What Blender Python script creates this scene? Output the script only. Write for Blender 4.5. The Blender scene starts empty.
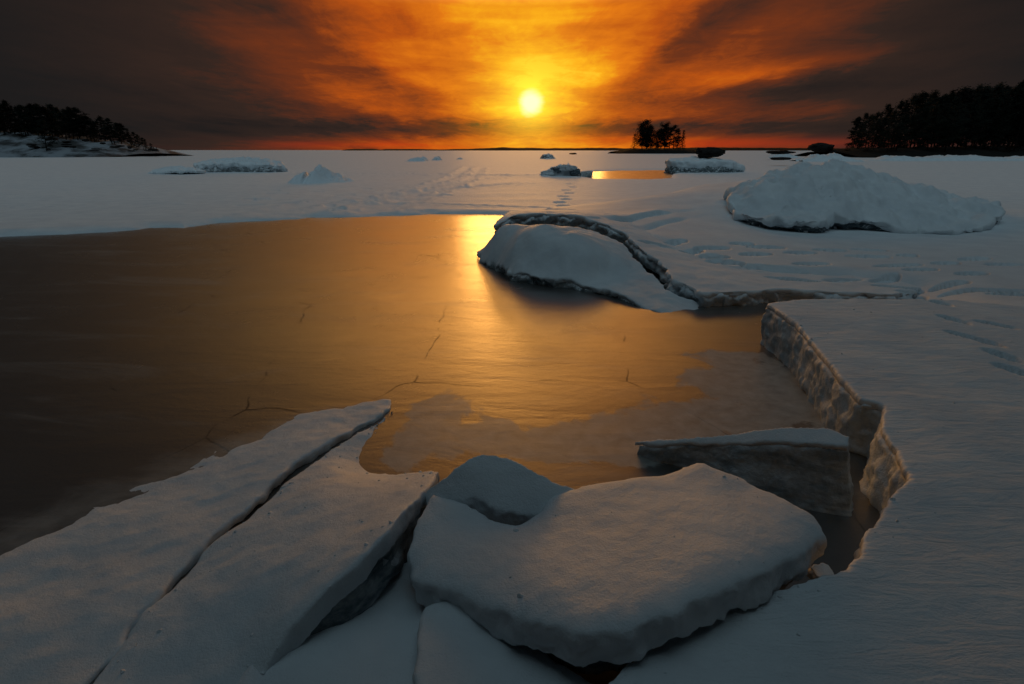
import bpy, bmesh, math, random
import numpy as np
from mathutils import Vector

random.seed(7)
rng = np.random.default_rng(7)
R = math.radians
S = bpy.context.scene
COL = S.collection

# ------------------------------------------------------------------ camera
CAM_Z, F_PX, PITCH = 1.6, 569.0, R(18.65)
cam = bpy.data.cameras.new("camera")
cam.sensor_width = 36.0
cam.lens = F_PX / 1024 * 36
cam.clip_start, cam.clip_end = 0.05, 20000
camo = bpy.data.objects.new("camera", cam)
COL.objects.link(camo)
camo.location = (0, 0, CAM_Z)
camo.rotation_euler = (math.pi / 2 - PITCH, 0, 0)
S.camera = camo

# ------------------------------------------------------------------ colour management
S.view_settings.view_transform = 'Standard'
S.view_settings.look = 'None'
S.view_settings.exposure = 0.0
S.view_settings.gamma = 1.0
S.view_settings.use_curve_mapping = False

# ------------------------------------------------------------------ sun and sky
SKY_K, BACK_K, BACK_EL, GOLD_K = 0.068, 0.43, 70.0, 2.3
SUN_AZ, SUN_EL = 1.75, 4.15          # degrees; azimuth from +Y towards +X
sun = bpy.data.lights.new("sun", 'SUN')
sun.energy = 0.6
sun.angle = R(14.0)
sun.color = (1.0, 0.46, 0.11)
suno = bpy.data.objects.new("sun", sun)
COL.objects.link(suno)
sdir = Vector((math.sin(R(SUN_AZ)) * math.cos(R(SUN_EL)), math.cos(R(SUN_AZ)) * math.cos(R(SUN_EL)), math.sin(R(SUN_EL))))
suno.rotation_euler = (-sdir).to_track_quat('-Z', 'Y').to_euler()
suno.location = sdir * 50


class NT:
    """small helper for building node trees"""
    def __init__(self, tree):
        self.t = tree

    def n(self, kind, **kw):
        nd = self.t.nodes.new(kind)
        for k, v in kw.items():
            setattr(nd, k, v)
        return nd

    def put(self, sock, v):
        if isinstance(v, bpy.types.NodeSocket):
            self.t.links.new(v, sock)
        elif v is not None:
            sock.default_value = v

    def m(self, op, a, b=None, c=None, clamp=False):
        nd = self.n('ShaderNodeMath', operation=op, use_clamp=clamp)
        self.put(nd.inputs[0], a)
        self.put(nd.inputs[1], b)
        self.put(nd.inputs[2], c)
        return nd.outputs[0]

    def smooth(self, x, a, b, lo=0.0, hi=1.0):
        nd = self.n('ShaderNodeMapRange', interpolation_type='SMOOTHSTEP')
        self.put(nd.inputs[0], x)
        nd.inputs[1].default_value, nd.inputs[2].default_value = a, b
        nd.inputs[3].default_value, nd.inputs[4].default_value = lo, hi
        return nd.outputs[0]

    def noise(self, vec, scale, detail=4, rough=0.55, dist=0.0):
        nd = self.n('ShaderNodeTexNoise')
        self.put(nd.inputs['Vector'], vec)
        nd.inputs['Scale'].default_value = scale
        nd.inputs['Detail'].default_value = detail
        nd.inputs['Roughness'].default_value = rough
        nd.inputs['Distortion'].default_value = dist
        return nd.outputs[0]

    def mapping(self, vec, scale=(1, 1, 1), loc=(0, 0, 0), rot=(0, 0, 0)):
        nd = self.n('ShaderNodeMapping')
        self.put(nd.inputs[0], vec)
        nd.inputs['Scale'].default_value = scale
        nd.inputs['Location'].default_value = loc
        nd.inputs['Rotation'].default_value = rot
        return nd.outputs[0]

    def mix(self, f, a, b, blend='MIX'):
        nd = self.n('ShaderNodeMix', data_type='RGBA', blend_type=blend)
        self.put(nd.inputs[0], f)
        self.put(nd.inputs[6], a)
        self.put(nd.inputs[7], b)
        return nd.outputs[2]

    def ramp(self, f, stops):
        nd = self.n('ShaderNodeValToRGB')
        self.put(nd.inputs[0], f)
        cr = nd.color_ramp
        while len(cr.elements) < len(stops):
            cr.elements.new(0.5)
        for e, (p, c) in zip(cr.elements, stops):
            e.position = p
            e.color = (*c, 1)
        return nd.outputs[0]

    def comb(self, x, y, z):
        nd = self.n('ShaderNodeCombineXYZ')
        for i, v in enumerate((x, y, z)):
            self.put(nd.inputs[i], v)
        return nd.outputs[0]


def build_world():
    w = bpy.data.worlds.new("World")
    S.world = w
    w.use_nodes = True
    t = w.node_tree
    t.nodes.clear()
    k = NT(t)
    tc = k.n('ShaderNodeTexCoord')
    sep = k.n('ShaderNodeSeparateXYZ')
    t.links.new(tc.outputs['Generated'], sep.inputs[0])
    x, y, z = sep.outputs
    z = k.m('MAXIMUM', z, 0.0)
    el = k.m('MULTIPLY', k.m('ARCSINE', z), 180 / math.pi)
    az = k.m('MULTIPLY', k.m('ARCTAN2', x, y), 180 / math.pi)
    u = k.m('SUBTRACT', az, SUN_AZ)
    v = k.m('SUBTRACT', el, SUN_EL)
    # cloud layer seen in perspective: streaks converge towards the horizon
    zz = k.m('ADD', z, 0.075)
    pl = k.comb(k.m('DIVIDE', x, zz), k.m('DIVIDE', y, zz), 0.0)
    n1 = k.noise(k.mapping(pl, (0.95, 0.30, 1), (3.1, 1.7, 0), (0, 0, R(7))), 1.0, 6, 0.55, 0.5)
    n2 = k.noise(k.mapping(pl, (1.9, 0.75, 1), (8.4, 2.2, 0), (0, 0, R(-12))), 1.4, 8, 0.62, 0.9)
    ang = k.comb(k.m('MULTIPLY', az, 0.035), k.m('MULTIPLY', el, 0.30), 0.0)
    n3 = k.noise(k.mapping(ang, (1, 1, 1), (2.6, 0.4, 0)), 1.0, 5, 0.5, 0.6)
    cl = k.m('ADD', k.m('ADD', k.m('MULTIPLY', k.m('SUBTRACT', n1, 0.5), 1.0), k.m('MULTIPLY', k.m('SUBTRACT', n2, 0.5), 0.30)),
             k.m('MULTIPLY', k.m('SUBTRACT', n3, 0.5), 0.65))
    # glow of the hidden light round the sun
    us = k.m('DIVIDE', u, 23.3)
    vs = k.m('DIVIDE', k.m('MULTIPLY', v, k.smooth(v, -2, 2, 1.0, 1.0)), 25.0)
    r2 = k.m('ADD', k.m('MULTIPLY', us, us), k.m('MULTIPLY', vs, vs))
    r = k.m('SQRT', r2)
    g = k.m('EXPONENT', k.m('MULTIPLY', k.m('POWER', r, 1.15), -1.0))
    # two darker cloud bars left and right of the sun, and the haze bank above the horizon
    def bar(az0, el0, rot, la, lb, amp):
        ca, sa = math.cos(R(rot)), math.sin(R(rot))
        du, dv = k.m('SUBTRACT', az, az0), k.m('SUBTRACT', el, el0)
        p = k.m('DIVIDE', k.m('ADD', k.m('MULTIPLY', du, ca), k.m('MULTIPLY', dv, sa)), la)
        q = k.m('DIVIDE', k.m('SUBTRACT', k.m('MULTIPLY', dv, ca), k.m('MULTIPLY', du, sa)), lb)
        q = k.m('ADD', q, k.m('MULTIPLY', k.m('SUBTRACT', n2, 0.5), 1.6))
        e = k.m('EXPONENT', k.m('MULTIPLY', k.m('ADD', k.m('MULTIPLY', p, p), k.m('MULTIPLY', q, q)), -1.0))
        return k.m('MULTIPLY', e, amp)
    bars = [bar(-13, 6.4, -30, 9, 1.5, -0.12), bar(15, 8.4, 33, 8, 1.4, -0.15), bar(20, 4.6, 4, 11, 1.0, -0.16),
            bar(1, 1.85, 0, 26, 0.85, -0.30), bar(-20, 3.4, -3, 14, 1.2, -0.07), bar(23, 6.3, 8, 7, 0.7, 0.14),
            bar(-6, 5.4, -20, 6, 0.6, 0.08), bar(7, 11.2, 6, 9, 0.8, 0.07), bar(-9, 11.5, -8, 10, 1.3, 0.07), bar(1, 12.5, 0, 17, 4.0, 0.13), bar(1, 6.5, 0, 9, 2.0, 0.06)]
    tt = k.m('MULTIPLY', g, k.m('ADD', 1.0, k.m('MULTIPLY', cl, 0.68)))
    for b in bars:
        tt = k.m('ADD', tt, b)
    n4 = k.noise(k.mapping(pl, (2.6, 1.5, 1), (1.3, 5.2, 0), (0, 0, R(25))), 2.2, 9, 0.68, 1.4)
    n5 = k.noise(k.mapping(ang, (1.6, 1.5, 1), (4.1, 9.3, 0), (0, 0, R(-14))), 1.1, 8, 0.60, 1.8)
    wisp = k.m('ADD', k.m('MULTIPLY', k.m('SUBTRACT', n4, 0.5), 0.16), k.m('MULTIPLY', k.m('SUBTRACT', n5, 0.5), 0.20))
    tt = k.m('ADD', tt, k.m('MULTIPLY', wisp, k.smooth(g, 0.05, 0.6)))
    tt = k.m('MAXIMUM', tt, 0.0, clamp=False)
    colr = k.ramp(tt, [(0.0, (0.010, 0.009, 0.009)), (0.14, (0.0130, 0.0118, 0.0118)), (0.28, (0.034, 0.0195, 0.0150)),
                       (0.45, (0.16, 0.034, 0.0105)), (0.62, (0.48, 0.086, 0.007)), (0.80, (0.77, 0.19, 0.008)),
                       (0.94, (0.96, 0.40, 0.010)), (1.0, (1.0, 0.52, 0.02))])
    # thin red afterglow band on the horizon
    hb = k.m('MULTIPLY', k.m('EXPONENT', k.m('MULTIPLY', k.m('POWER', k.m('DIVIDE', k.m('SUBTRACT', el, 0.55), 0.45), 2.0), -1.0)),
             k.m('EXPONENT', k.m('MULTIPLY', k.m('POWER', k.m('DIVIDE', k.m('ABSOLUTE', k.m('SUBTRACT', u, 1.0)), 20.0), 2.0), -1.0)))
    hb = k.m('MULTIPLY', hb, k.smooth(k.noise(k.mapping(ang, (1.6, 2.2, 1), (7, 3, 0)), 1.0, 4), 0.32, 0.62))
    colr = k.mix(k.m('MULTIPLY', hb, 0.85), colr, (0.62, 0.040, 0.006, 1))
    # clear blue sky overhead, outside the frame, seen through the gap in the cloud
    sky = k.n('ShaderNodeTexSky', sky_type='NISHITA')
    sky.sun_disc = False
    sky.sun_elevation = R(SUN_EL)
    sky.sun_rotation = R(SUN_AZ)
    gap = k.smooth(el, 34.0, 62.0)
    skyc = k.mix(1.0, sky.outputs[0], (SKY_K, SKY_K, SKY_K * 0.92, 1), 'MULTIPLY')
    colr = k.mix(gap, colr, skyc)
    # unseen patches added to light snow and water: pale behind, golden above the sun
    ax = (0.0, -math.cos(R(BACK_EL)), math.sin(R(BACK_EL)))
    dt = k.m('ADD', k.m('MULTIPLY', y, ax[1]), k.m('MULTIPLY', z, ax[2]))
    clear = k.smooth(dt, math.cos(R(46)), math.cos(R(20)))  # soft edge of the added pale patch
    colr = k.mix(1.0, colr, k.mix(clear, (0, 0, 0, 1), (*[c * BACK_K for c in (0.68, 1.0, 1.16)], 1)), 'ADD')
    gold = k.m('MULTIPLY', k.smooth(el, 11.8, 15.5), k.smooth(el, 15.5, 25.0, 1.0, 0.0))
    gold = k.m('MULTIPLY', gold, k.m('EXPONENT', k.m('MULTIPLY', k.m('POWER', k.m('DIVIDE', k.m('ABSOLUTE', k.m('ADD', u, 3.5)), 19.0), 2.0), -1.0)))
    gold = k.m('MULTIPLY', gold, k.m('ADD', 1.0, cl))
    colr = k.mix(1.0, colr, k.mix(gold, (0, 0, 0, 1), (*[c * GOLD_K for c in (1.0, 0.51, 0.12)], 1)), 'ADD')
    # the sun itself, swollen by the haze
    rad = k.m('MULTIPLY', k.m('SQRT', k.m('ADD', k.m('MULTIPLY', u, u), k.m('MULTIPLY', v, v))), 1.0)
    rad = k.m('ADD', rad, k.m('MULTIPLY', k.m('SUBTRACT', n2, 0.5), 0.9))
    halo = k.m('EXPONENT', k.m('MULTIPLY', k.m('DIVIDE', rad, 2.0), -1.0))
    colr = k.mix(1.0, colr, k.mix(k.m('MULTIPLY', halo, 1.0), (0, 0, 0, 1), (0.62, 0.85, 0.06, 1)), 'ADD')
    disc = k.smooth(rad, 0.40, 1.40, 1.0, 0.0)
    colr = k.mix(disc, colr, (1.3, 1.2, 0.62, 1))
    bg = k.n('ShaderNodeBackground')
    t.links.new(colr, bg.inputs[0])
    bg.inputs[1].default_value = 1.0
    out = k.n('ShaderNodeOutputWorld')
    t.links.new(bg.outputs[0], out.inputs[0])


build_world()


# ------------------------------------------------------------------ geometry helpers
def P(px, py, z):
    """point of the place seen at a pixel of the reference, at height z"""
    X, Y = (px - 512) / F_PX, (342 - py) / F_PX
    dy = math.cos(PITCH) + Y * math.sin(PITCH)
    dz = -math.sin(PITCH) + Y * math.cos(PITCH)
    t = (z - CAM_Z) / dz
    return (X * t, dy * t, z)


def Q(px, py, d):
    """same, at forward distance d"""
    X, Y = (px - 512) / F_PX, (342 - py) / F_PX
    dy = math.cos(PITCH) + Y * math.sin(PITCH)
    dz = -math.sin(PITCH) + Y * math.cos(PITCH)
    t = d / dy
    return (X * t, d, CAM_Z + dz * t)


_perm = rng.permutation(512)
_grad = rng.normal(size=(512, 3))
_grad /= np.linalg.norm(_grad, axis=1)[:, None]


def perlin(p):
    p = np.asarray(p, dtype=np.float64)
    i = np.floor(p).astype(np.int64)
    f = p - i
    w = f * f * f * (f * (f * 6 - 15) + 10)
    out = 0
    for a in (0, 1):
        for b in (0, 1):
            for c in (0, 1):
                h = _perm[(_perm[(_perm[(i[:, 0] + a) & 511] + i[:, 1] + b) & 511] + i[:, 2] + c) & 511]
                gr = _grad[h]
                d = gr[:, 0] * (f[:, 0] - a) + gr[:, 1] * (f[:, 1] - b) + gr[:, 2] * (f[:, 2] - c)
                wx = w[:, 0] if a else 1 - w[:, 0]
                wy = w[:, 1] if b else 1 - w[:, 1]
                wz = w[:, 2] if c else 1 - w[:, 2]
                out = out + d * wx * wy * wz
    return out


def fbm(p, scale, octs=4, gain=0.5, off=0.0):
    p = np.asarray(p) * scale + off
    s, a = 0, 1.0
    for _ in range(octs):
        s = s + a * perlin(p)
        p = p * 2.03 + 11.7
        a *= gain
    return s


def sstep(x, a, b):
    t = np.clip((x - a) / (b - a), 0, 1)
    return t * t * (3 - 2 * t)


def rbf(pts):
    """smooth height function through (x, y, z) points (thin plate spline)"""
    pts = np.array(pts, dtype=float)
    xy, zv = pts[:, :2], pts[:, 2]
    n = len(pts)

    def phi(r2):
        return 0.5 * r2 * np.log(np.maximum(r2, 1e-12))
    A = np.zeros((n + 3, n + 3))
    d2 = ((xy[:, None] - xy[None]) ** 2).sum(-1)
    A[:n, :n] = phi(d2) + np.eye(n) * 2e-3
    A[:n, n] = 1
    A[:n, n + 1:] = xy
    A[n, :n] = 1
    A[n + 1:, :n] = xy.T
    w = np.linalg.solve(A, np.concatenate([zv, [0, 0, 0]]))

    def h(x, y):
        q = np.stack([x, y], 1)
        o = np.empty(len(q))
        for s in range(0, len(q), 50000):
            c = q[s:s + 50000]
            d = ((c[:, None] - xy[None]) ** 2).sum(-1)
            o[s:s + 50000] = phi(d) @ w[:n] + w[n] + c @ w[n + 1:]
        return o
    return h


def poly_sd(x, y, poly):
    """signed distance to a polygon, negative inside"""
    poly = np.array(poly)[:, :2]
    d = np.full(len(x), 1e18)
    ins = np.zeros(len(x), bool)
    for i in range(len(poly)):
        ax, ay = poly[i]
        bx, by = poly[(i + 1) % len(poly)]
        ex, ey = bx - ax, by - ay
        t = np.clip(((x - ax) * ex + (y - ay) * ey) / (ex * ex + ey * ey + 1e-12), 0, 1)
        d = np.minimum(d, (x - ax - t * ex) ** 2 + (y - ay - t * ey) ** 2)
        c = (ay > y) != (by > y)
        xi = ax + (y - ay) / (ey if abs(ey) > 1e-12 else 1e-12) * ex
        ins ^= c & (x < xi)
    d = np.sqrt(d)
    return np.where(ins, -d, d)


def link_mesh(name, verts, faces, mat, parent=None, loc=(0, 0, 0), smooth=True):
    me = bpy.data.meshes.new(name)
    v = np.asarray(verts, dtype=np.float32)
    if isinstance(faces, np.ndarray) and faces.ndim == 2:
        nf, k = faces.shape
        me.vertices.add(len(v))
        me.vertices.foreach_set('co', v.ravel())
        me.loops.add(nf * k)
        me.loops.foreach_set('vertex_index', faces.astype(np.int32).ravel())
        me.polygons.add(nf)
        me.polygons.foreach_set('loop_start', np.arange(0, nf * k, k, dtype=np.int32))
        me.update(calc_edges=True)
    else:
        me.from_pydata([tuple(q) for q in v], [], faces)
    me.polygons.foreach_set('use_smooth', np.full(len(me.polygons), smooth))
    me.materials.append(mat)
    me.update()
    o = bpy.data.objects.new(name, me)
    COL.objects.link(o)
    if parent:
        o.parent = parent
    o.location = loc
    return o


def empty(name, loc):
    o = bpy.data.objects.new(name, None)
    o.empty_display_size = 0.1
    COL.objects.link(o)
    o.location = loc
    return o


def tag(o, label=None, cat=None, group=None, kind=None):
    if label: o['label'] = label
    if cat: o['category'] = cat
    if group: o['group'] = group
    if kind: o['kind'] = kind
    return o


# ------------------------------------------------------------------ materials
def new_mat(name):
    m = bpy.data.materials.new(name)
    m.use_nodes = True
    m.node_tree.nodes.clear()
    k = NT(m.node_tree)
    b = k.n('ShaderNodeBsdfPrincipled')
    o = k.n('ShaderNodeOutputMaterial')
    m.node_tree.links.new(b.outputs[0], o.inputs[0])
    return m, k, b


def bump(k, h, strength, dist, prev=None):
    nd = k.n('ShaderNodeBump')
    nd.inputs['Strength'].default_value = strength
    nd.inputs['Distance'].default_value = dist
    k.put(nd.inputs['Height'], h)
    if prev is not None:
        k.put(nd.inputs['Normal'], prev)
    return nd.outputs[0]


def world_pos(k):
    return k.n('ShaderNodeNewGeometry').outputs['Position']


def snow_mat(name, fine=1.0, ripple=0.0, rot=0.0, rough=0.6, spec=0.5):
    m, k, b = new_mat(name)
    p = world_pos(k)
    n = k.noise(p, 2.2, 5, 0.6)
    k.put(b.inputs['Base Color'], k.ramp(n, [(0.3, (0.66, 0.70, 0.74)), (0.7, (0.80, 0.83, 0.85))]))
    b.inputs['Roughness'].default_value = rough
    b.inputs['Specular IOR Level'].default_value = spec
    nr = None
    if ripple:
        q = k.mapping(p, (3.0, 14.0, 6.0), rot=(0, 0, R(rot)))
        nr = bump(k, k.noise(q, 1.0, 5, 0.62, 0.7), 0.55 * ripple, 0.03)
        q2 = k.mapping(p, (11.0, 42.0, 20.0), rot=(0, 0, R(rot - 6)))
        nr = bump(k, k.noise(q2, 1.0, 3, 0.6, 0.4), 0.5 * ripple, 0.008, nr)
    nr = bump(k, k.noise(p, 16, 5, 0.65), 0.45 * fine, 0.015, nr)
    nr = bump(k, k.noise(p, 130, 3, 0.7), 0.55 * fine, 0.005, nr)
    k.put(b.inputs['Normal'], nr)
    return m


def ice_mat(name, dark=(0.10, 0.13, 0.145), pale=(0.50, 0.53, 0.54), lo=0.42, hi=0.62, layer=9.0, snow=(0.45, 0.70)):
    """bare broken ice: dark clear ice with layered air bands and rime stuck to it; snow lies on what faces up"""
    m, k, b = new_mat(name)
    p = world_pos(k)
    lay = k.noise(k.mapping(p, (2.5, 2.5, layer)), 1.6, 5, 0.6, 0.4)
    rime = k.noise(p, 9.0, 5, 0.7)
    f = k.smooth(k.m('ADD', k.m('MULTIPLY', lay, 0.6), k.m('MULTIPLY', rime, 0.4)), lo, hi)
    c = k.mix(f, (*dark, 1), (*pale, 1))
    g = k.n('ShaderNodeNewGeometry')
    sp = k.n('ShaderNodeSeparateXYZ')
    m.node_tree.links.new(g.outputs['True Normal'], sp.inputs[0])
    up = k.smooth(k.m('ADD', sp.outputs[2], k.m('MULTIPLY', k.m('SUBTRACT', rime, 0.5), 0.5)), *snow)
    k.put(b.inputs['Base Color'], k.mix(up, c, (0.74, 0.77, 0.80, 1)))
    k.put(b.inputs['Roughness'], k.m('MULTIPLY_ADD', k.m('MAXIMUM', up, f), 0.25, 0.42))
    b.inputs['Specular IOR Level'].default_value = 0.22
    nr = bump(k, k.noise(p, 14, 5, 0.65), 0.45, 0.025)
    nr = bump(k, k.noise(p, 90, 3, 0.6), 0.45, 0.006, nr)
    k.put(b.inputs['Normal'], nr)
    return m


def plain_mat(name, c, rough=0.8, sc=4.0, var=0.4):
    m, k, b = new_mat(name)
    n = k.noise(world_pos(k), sc, 4, 0.6)
    k.put(b.inputs['Base Color'], k.mix(n, (*[q * (1 - var) for q in c], 1), (*[q * (1 + var) for q in c], 1)))
    b.inputs['Roughness'].default_value = rough
    b.inputs['Specular IOR Level'].default_value = 0.08
    return m


def water_mat():
    """thin new ice, wet, over dark water, with frosted slush along the near rim"""
    m, k, b = new_mat("pool_ice")
    p = world_pos(k)
    sp = k.n('ShaderNodeSeparateXYZ')
    k.put(sp.inputs[0], p)
    x, y = sp.outputs[0], sp.outputs[1]
    n = k.noise(p, 1.1, 6, 0.62, 0.6)
    nf = k.noise(p, 9.0, 5, 0.65, 0.3)
    # slush: frosted band along the near rim and by the shelf, open dark patches left in it
    rr = None
    for (cx, cy, la, lb, rot) in [(600, 440, 1.15, .30, 0), (770, 385, .55, .75, 20), (432, 420, .22, .55, -12), (690, 420, .7, .35, 10)]:
        c = P(cx, cy, 0)
        ca, sa = math.cos(R(rot)), math.sin(R(rot))
        dx, dy = k.m('SUBTRACT', x, c[0]), k.m('SUBTRACT', y, c[1])
        du = k.m('DIVIDE', k.m('ADD', k.m('MULTIPLY', dx, ca), k.m('MULTIPLY', dy, sa)), la)
        dv = k.m('DIVIDE', k.m('SUBTRACT', k.m('MULTIPLY', dy, ca), k.m('MULTIPLY', dx, sa)), lb)
        q = k.m('SQRT', k.m('ADD', k.m('MULTIPLY', du, du), k.m('MULTIPLY', dv, dv)))
        rr = q if rr is None else k.m('MINIMUM', rr, q)
    rr = k.m('ADD', rr, k.m('MULTIPLY', k.m('SUBTRACT', k.noise(p, 2.6, 6, 0.62, 0.5), 0.5), 1.9))
    rr = k.m('ADD', rr, k.m('MULTIPLY', k.m('SUBTRACT', nf, 0.5), 0.5))
    slush = k.smooth(rr, 0.80, 1.02, 1.0, 0.0)
    # thin frost creeping out from the left plate
    ea, eb = P(0, 541, 0), P(374, 393, 0)
    exy = math.hypot(eb[0] - ea[0], eb[1] - ea[1])
    dist = k.m('SUBTRACT', k.m('MULTIPLY', k.m('SUBTRACT', y, ea[1]), (eb[0] - ea[0]) / exy), k.m('MULTIPLY', k.m('SUBTRACT', x, ea[0]), (eb[1] - ea[1]) / exy))
    dist = k.m('ADD', k.m('ABSOLUTE', dist), k.m('MULTIPLY', k.m('SUBTRACT', k.noise(k.mapping(p, (1, 2.2, 1), rot=(0, 0, R(-32))), 2.2, 7, 0.66, 0.6), 0.5), 0.55))
    rim = k.m('MULTIPLY', k.smooth(dist, -0.05, 0.28, 1.0, 0.0), k.m('MULTIPLY', k.smooth(y, 3.0, 3.6, 1.0, 0.0), k.m('MULTIPLY_ADD', nf, 0.6, 0.1)))
    pat = k.smooth(k.noise(k.mapping(p, (0.45, 1.9, 1), (4, 2, 0), (0, 0, R(14))), 0.9, 8, 0.68, 1.0), 0.50, 0.72, 0.02, 0.22)
    film = k.m('MAXIMUM', k.m('MULTIPLY', slush, k.m('MULTIPLY_ADD', nf, 0.9, 0.05)), pat)
    # hairline cracks in the new ice
    vo = k.n('ShaderNodeTexVoronoi', feature='DISTANCE_TO_EDGE')
    wob = k.n('ShaderNodeMix', data_type='VECTOR')
    wn = k.n('ShaderNodeTexNoise')
    wn.inputs['Scale'].default_value = 1.5
    k.put(wn.inputs['Vector'], p)
    wob.inputs[0].default_value = 0.10
    k.put(wob.inputs[4], k.mapping(p, (0.55, 0.35, 1), (0.3, 0.55, 0)))
    k.put(wob.inputs[5], wn.outputs['Color'])
    k.put(vo.inputs['Vector'], wob.outputs[1])
    vo.inputs['Scale'].default_value = 1.0
    crack = k.m('MULTIPLY', k.smooth(vo.outputs['Distance'], 0.0008, 0.004, 1.0, 0.0), k.smooth(n, 0.48, 0.60))
    film = k.m('MAXIMUM', film, rim)
    k.put(b.inputs['Base Color'], k.mix(film, (0.014, 0.0135, 0.012, 1), (0.60, 0.59, 0.55, 1)))
    k.put(b.inputs['Roughness'], k.m('ADD', k.m('ADD', k.m('MULTIPLY_ADD', n, 0.20, 0.25), k.m('MULTIPLY', pat, 0.5)), k.m('MULTIPLY', slush, 0.10)))
    k.put(b.inputs['Coat Weight'], k.m('MULTIPLY', k.m('MULTIPLY_ADD', slush, -0.72, 0.8), k.m('SUBTRACT', 1.0, crack)))
    k.put(b.inputs['Specular IOR Level'], k.m('MULTIPLY_ADD', crack, -0.4, 0.5))
    k.put(b.inputs['Coat Roughness'], k.m('MULTIPLY_ADD', n, 0.12, 0.20))
    b.inputs['Coat IOR'].default_value = 2.3
    b.inputs['IOR'].default_value = 2.4
    nr = None
    nr = bump(k, k.noise(k.mapping(p, (0.55, 1.7, 1), rot=(0, 0, R(12))), 1.6, 6, 0.6, 0.7), 0.22, 0.02, nr)
    nr = bump(k, k.noise(k.mapping(p, (4, 8, 1), rot=(0, 0, R(8))), 1.0, 5, 0.66, 0.9), 0.20, 0.006, nr)
    nr = bump(k, k.noise(p, 60, 3, 0.6), 0.25, 0.002, nr)
    k.put(b.inputs['Normal'], nr)
    k.put(b.inputs['Coat Normal'], nr)
    return m


SNOW = snow_mat("packed_snow")
SNOW_FIELD = snow_mat("wind_packed_snow", 0.7, 0.45, 4, 0.58, 1.0)
SNOW_SHELF = snow_mat("rippled_snow", 0.9, 1.0, -14)
ICE = ice_mat("broken_ice")
ICE_RIME = ice_mat("rimed_ice", (0.46, 0.53, 0.58), (0.70, 0.77, 0.82), 0.34, 0.60, 2.0)
SNOWY_ICE = ice_mat("snow_plastered_ice", (0.30, 0.32, 0.33), (0.66, 0.68, 0.69), 0.36, 0.56, 2.0, (0.12, 0.40))
ICE_GREY = ice_mat("grey_layered_ice", (0.28, 0.36, 0.42), (0.64, 0.73, 0.79), 0.36, 0.62, 12.0)
ICE_DARK = ice_mat("dark_layered_ice", (0.065, 0.085, 0.10), (0.34, 0.38, 0.40), 0.46, 0.66, 14.0)
WATER = water_mat()
BARK = plain_mat("bark", (0.018, 0.014, 0.012), 0.9, 9)
NEEDLES = plain_mat("needles", (0.010, 0.013, 0.009), 0.8, 0.8, 0.5)
TWIGS = plain_mat("bare_twigs", (0.016, 0.012, 0.010), 0.9, 0.8, 0.4)
ROCK = plain_mat("dark_rock", (0.020, 0.018, 0.017), 0.85, 1.5, 0.5)
LAND = plain_mat("distant_land", (0.012, 0.012, 0.011), 0.9, 0.05, 0.4)

# ------------------------------------------------------------------ footprints and tracks pressed into the snow
PRINTS = []


def add_print(px, py, z, ln=0.36, wd=0.15, ang=0.0, dep=0.05):
    x, y, _ = P(px, py, z)
    PRINTS.append((x, y, ln / 2, wd / 2, R(ang), dep))


for px, py, a, ln in [(657, 251, 10, .6), (676, 246, 20, .4), (692, 252, 0, .35), (712, 250, 5, .55), (715, 256, -25, .4), (726, 260, -35, .5),
                      (756, 254, 12, .5), (766, 248, 4, .6), (801, 252, 6, .5), (775, 265, -20, .8), (794, 274, -30, .6), (831, 249, -2, .5),
                      (844, 274, 14, .5), (869, 255, -8, .6), (887, 274, 30, .5), (899, 264, 10, .7), (900, 281, -25, .5), (914, 287, -10, .3),
                      (921, 269, 0, .42), (946, 262, 10, .4), (951, 283, 14, .5), (975, 258, 12, .5), (985, 292, -12, .8), (1005, 264, 0, .5),
                      (972, 274, 6, .4), (1015, 298, -10, .5), (870, 248, -10, .5), (908, 254, 5, .3), (812, 262, 4, .5), (742, 246, 8, .4)]:
    add_print(px, py, 0.2, ln, .20, a, .20)
for px, py, a, ln in [(939, 303, -70, .30), (953, 320, -72, .34), (966, 336, -55, .34), (996, 324, -45, .34), (986, 341, -72, .3),
                      (1004, 354, -72, .32), (1018, 368, -70, .34)]:
    add_print(px, py, 0.35, ln * .75, .10, a, .07)
for i in range(12):                                     # trail across the far snow
    f = i / 11
    px = 556 + 18 * f + (2.5 if i % 2 else -2.5)
    if f < .25: px -= (0.25 - f) * 34
    add_print(px, 213 - 33 * f, 0.13, .6, .4, 80, .07)
TRACKS = []


def add_track(pts, w=0.22, dep=0.05):
    TRACKS.append((np.array([P(a, b, 0.06)[:2] for a, b in pts]), w, dep * .8))


add_track([(352, 214), (385, 203), (420, 192), (455, 178), (470, 167)], .35, .06)
add_track([(372, 214), (400, 204), (436, 192), (470, 178), (480, 168)], .35, .06)
add_track([(232, 222), (300, 207), (360, 197), (430, 186), (500, 178)], .3, .05)
add_track([(255, 222), (310, 211), (370, 200), (440, 190), (520, 184)], .3, .05)
add_track([(-60, 208), (100, 206), (230, 203), (330, 201.5), (440, 205), (560, 209), (700, 208)], .10, .035)
add_track([(300, 173), (345, 174), (420, 174.5), (520, 176), (560, 175)], .5, .10)
for i in range(26):
    px = random.uniform(240, 470)
    add_print(px, random.uniform(186, 212), 0.13, random.uniform(.4, 1.0), .35, random.uniform(0, 40), .05)


CRACKS = [(np.array([P(*q)[:2] for q in [(733, 206, .45), (742, 195, .55), (756, 184, .7), (775, 175, .85)]]), .07, .16),
          (np.array([P(*q)[:2] for q in [(606, 224, .42), (625, 217, .48), (645, 212, .5), (676, 207, .52)]]), .06, .10),
          (np.array([P(*q)[:2] for q in [(640, 227, .4), (660, 222, .4), (690, 216, .4)]]), .08, .04)]


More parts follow.
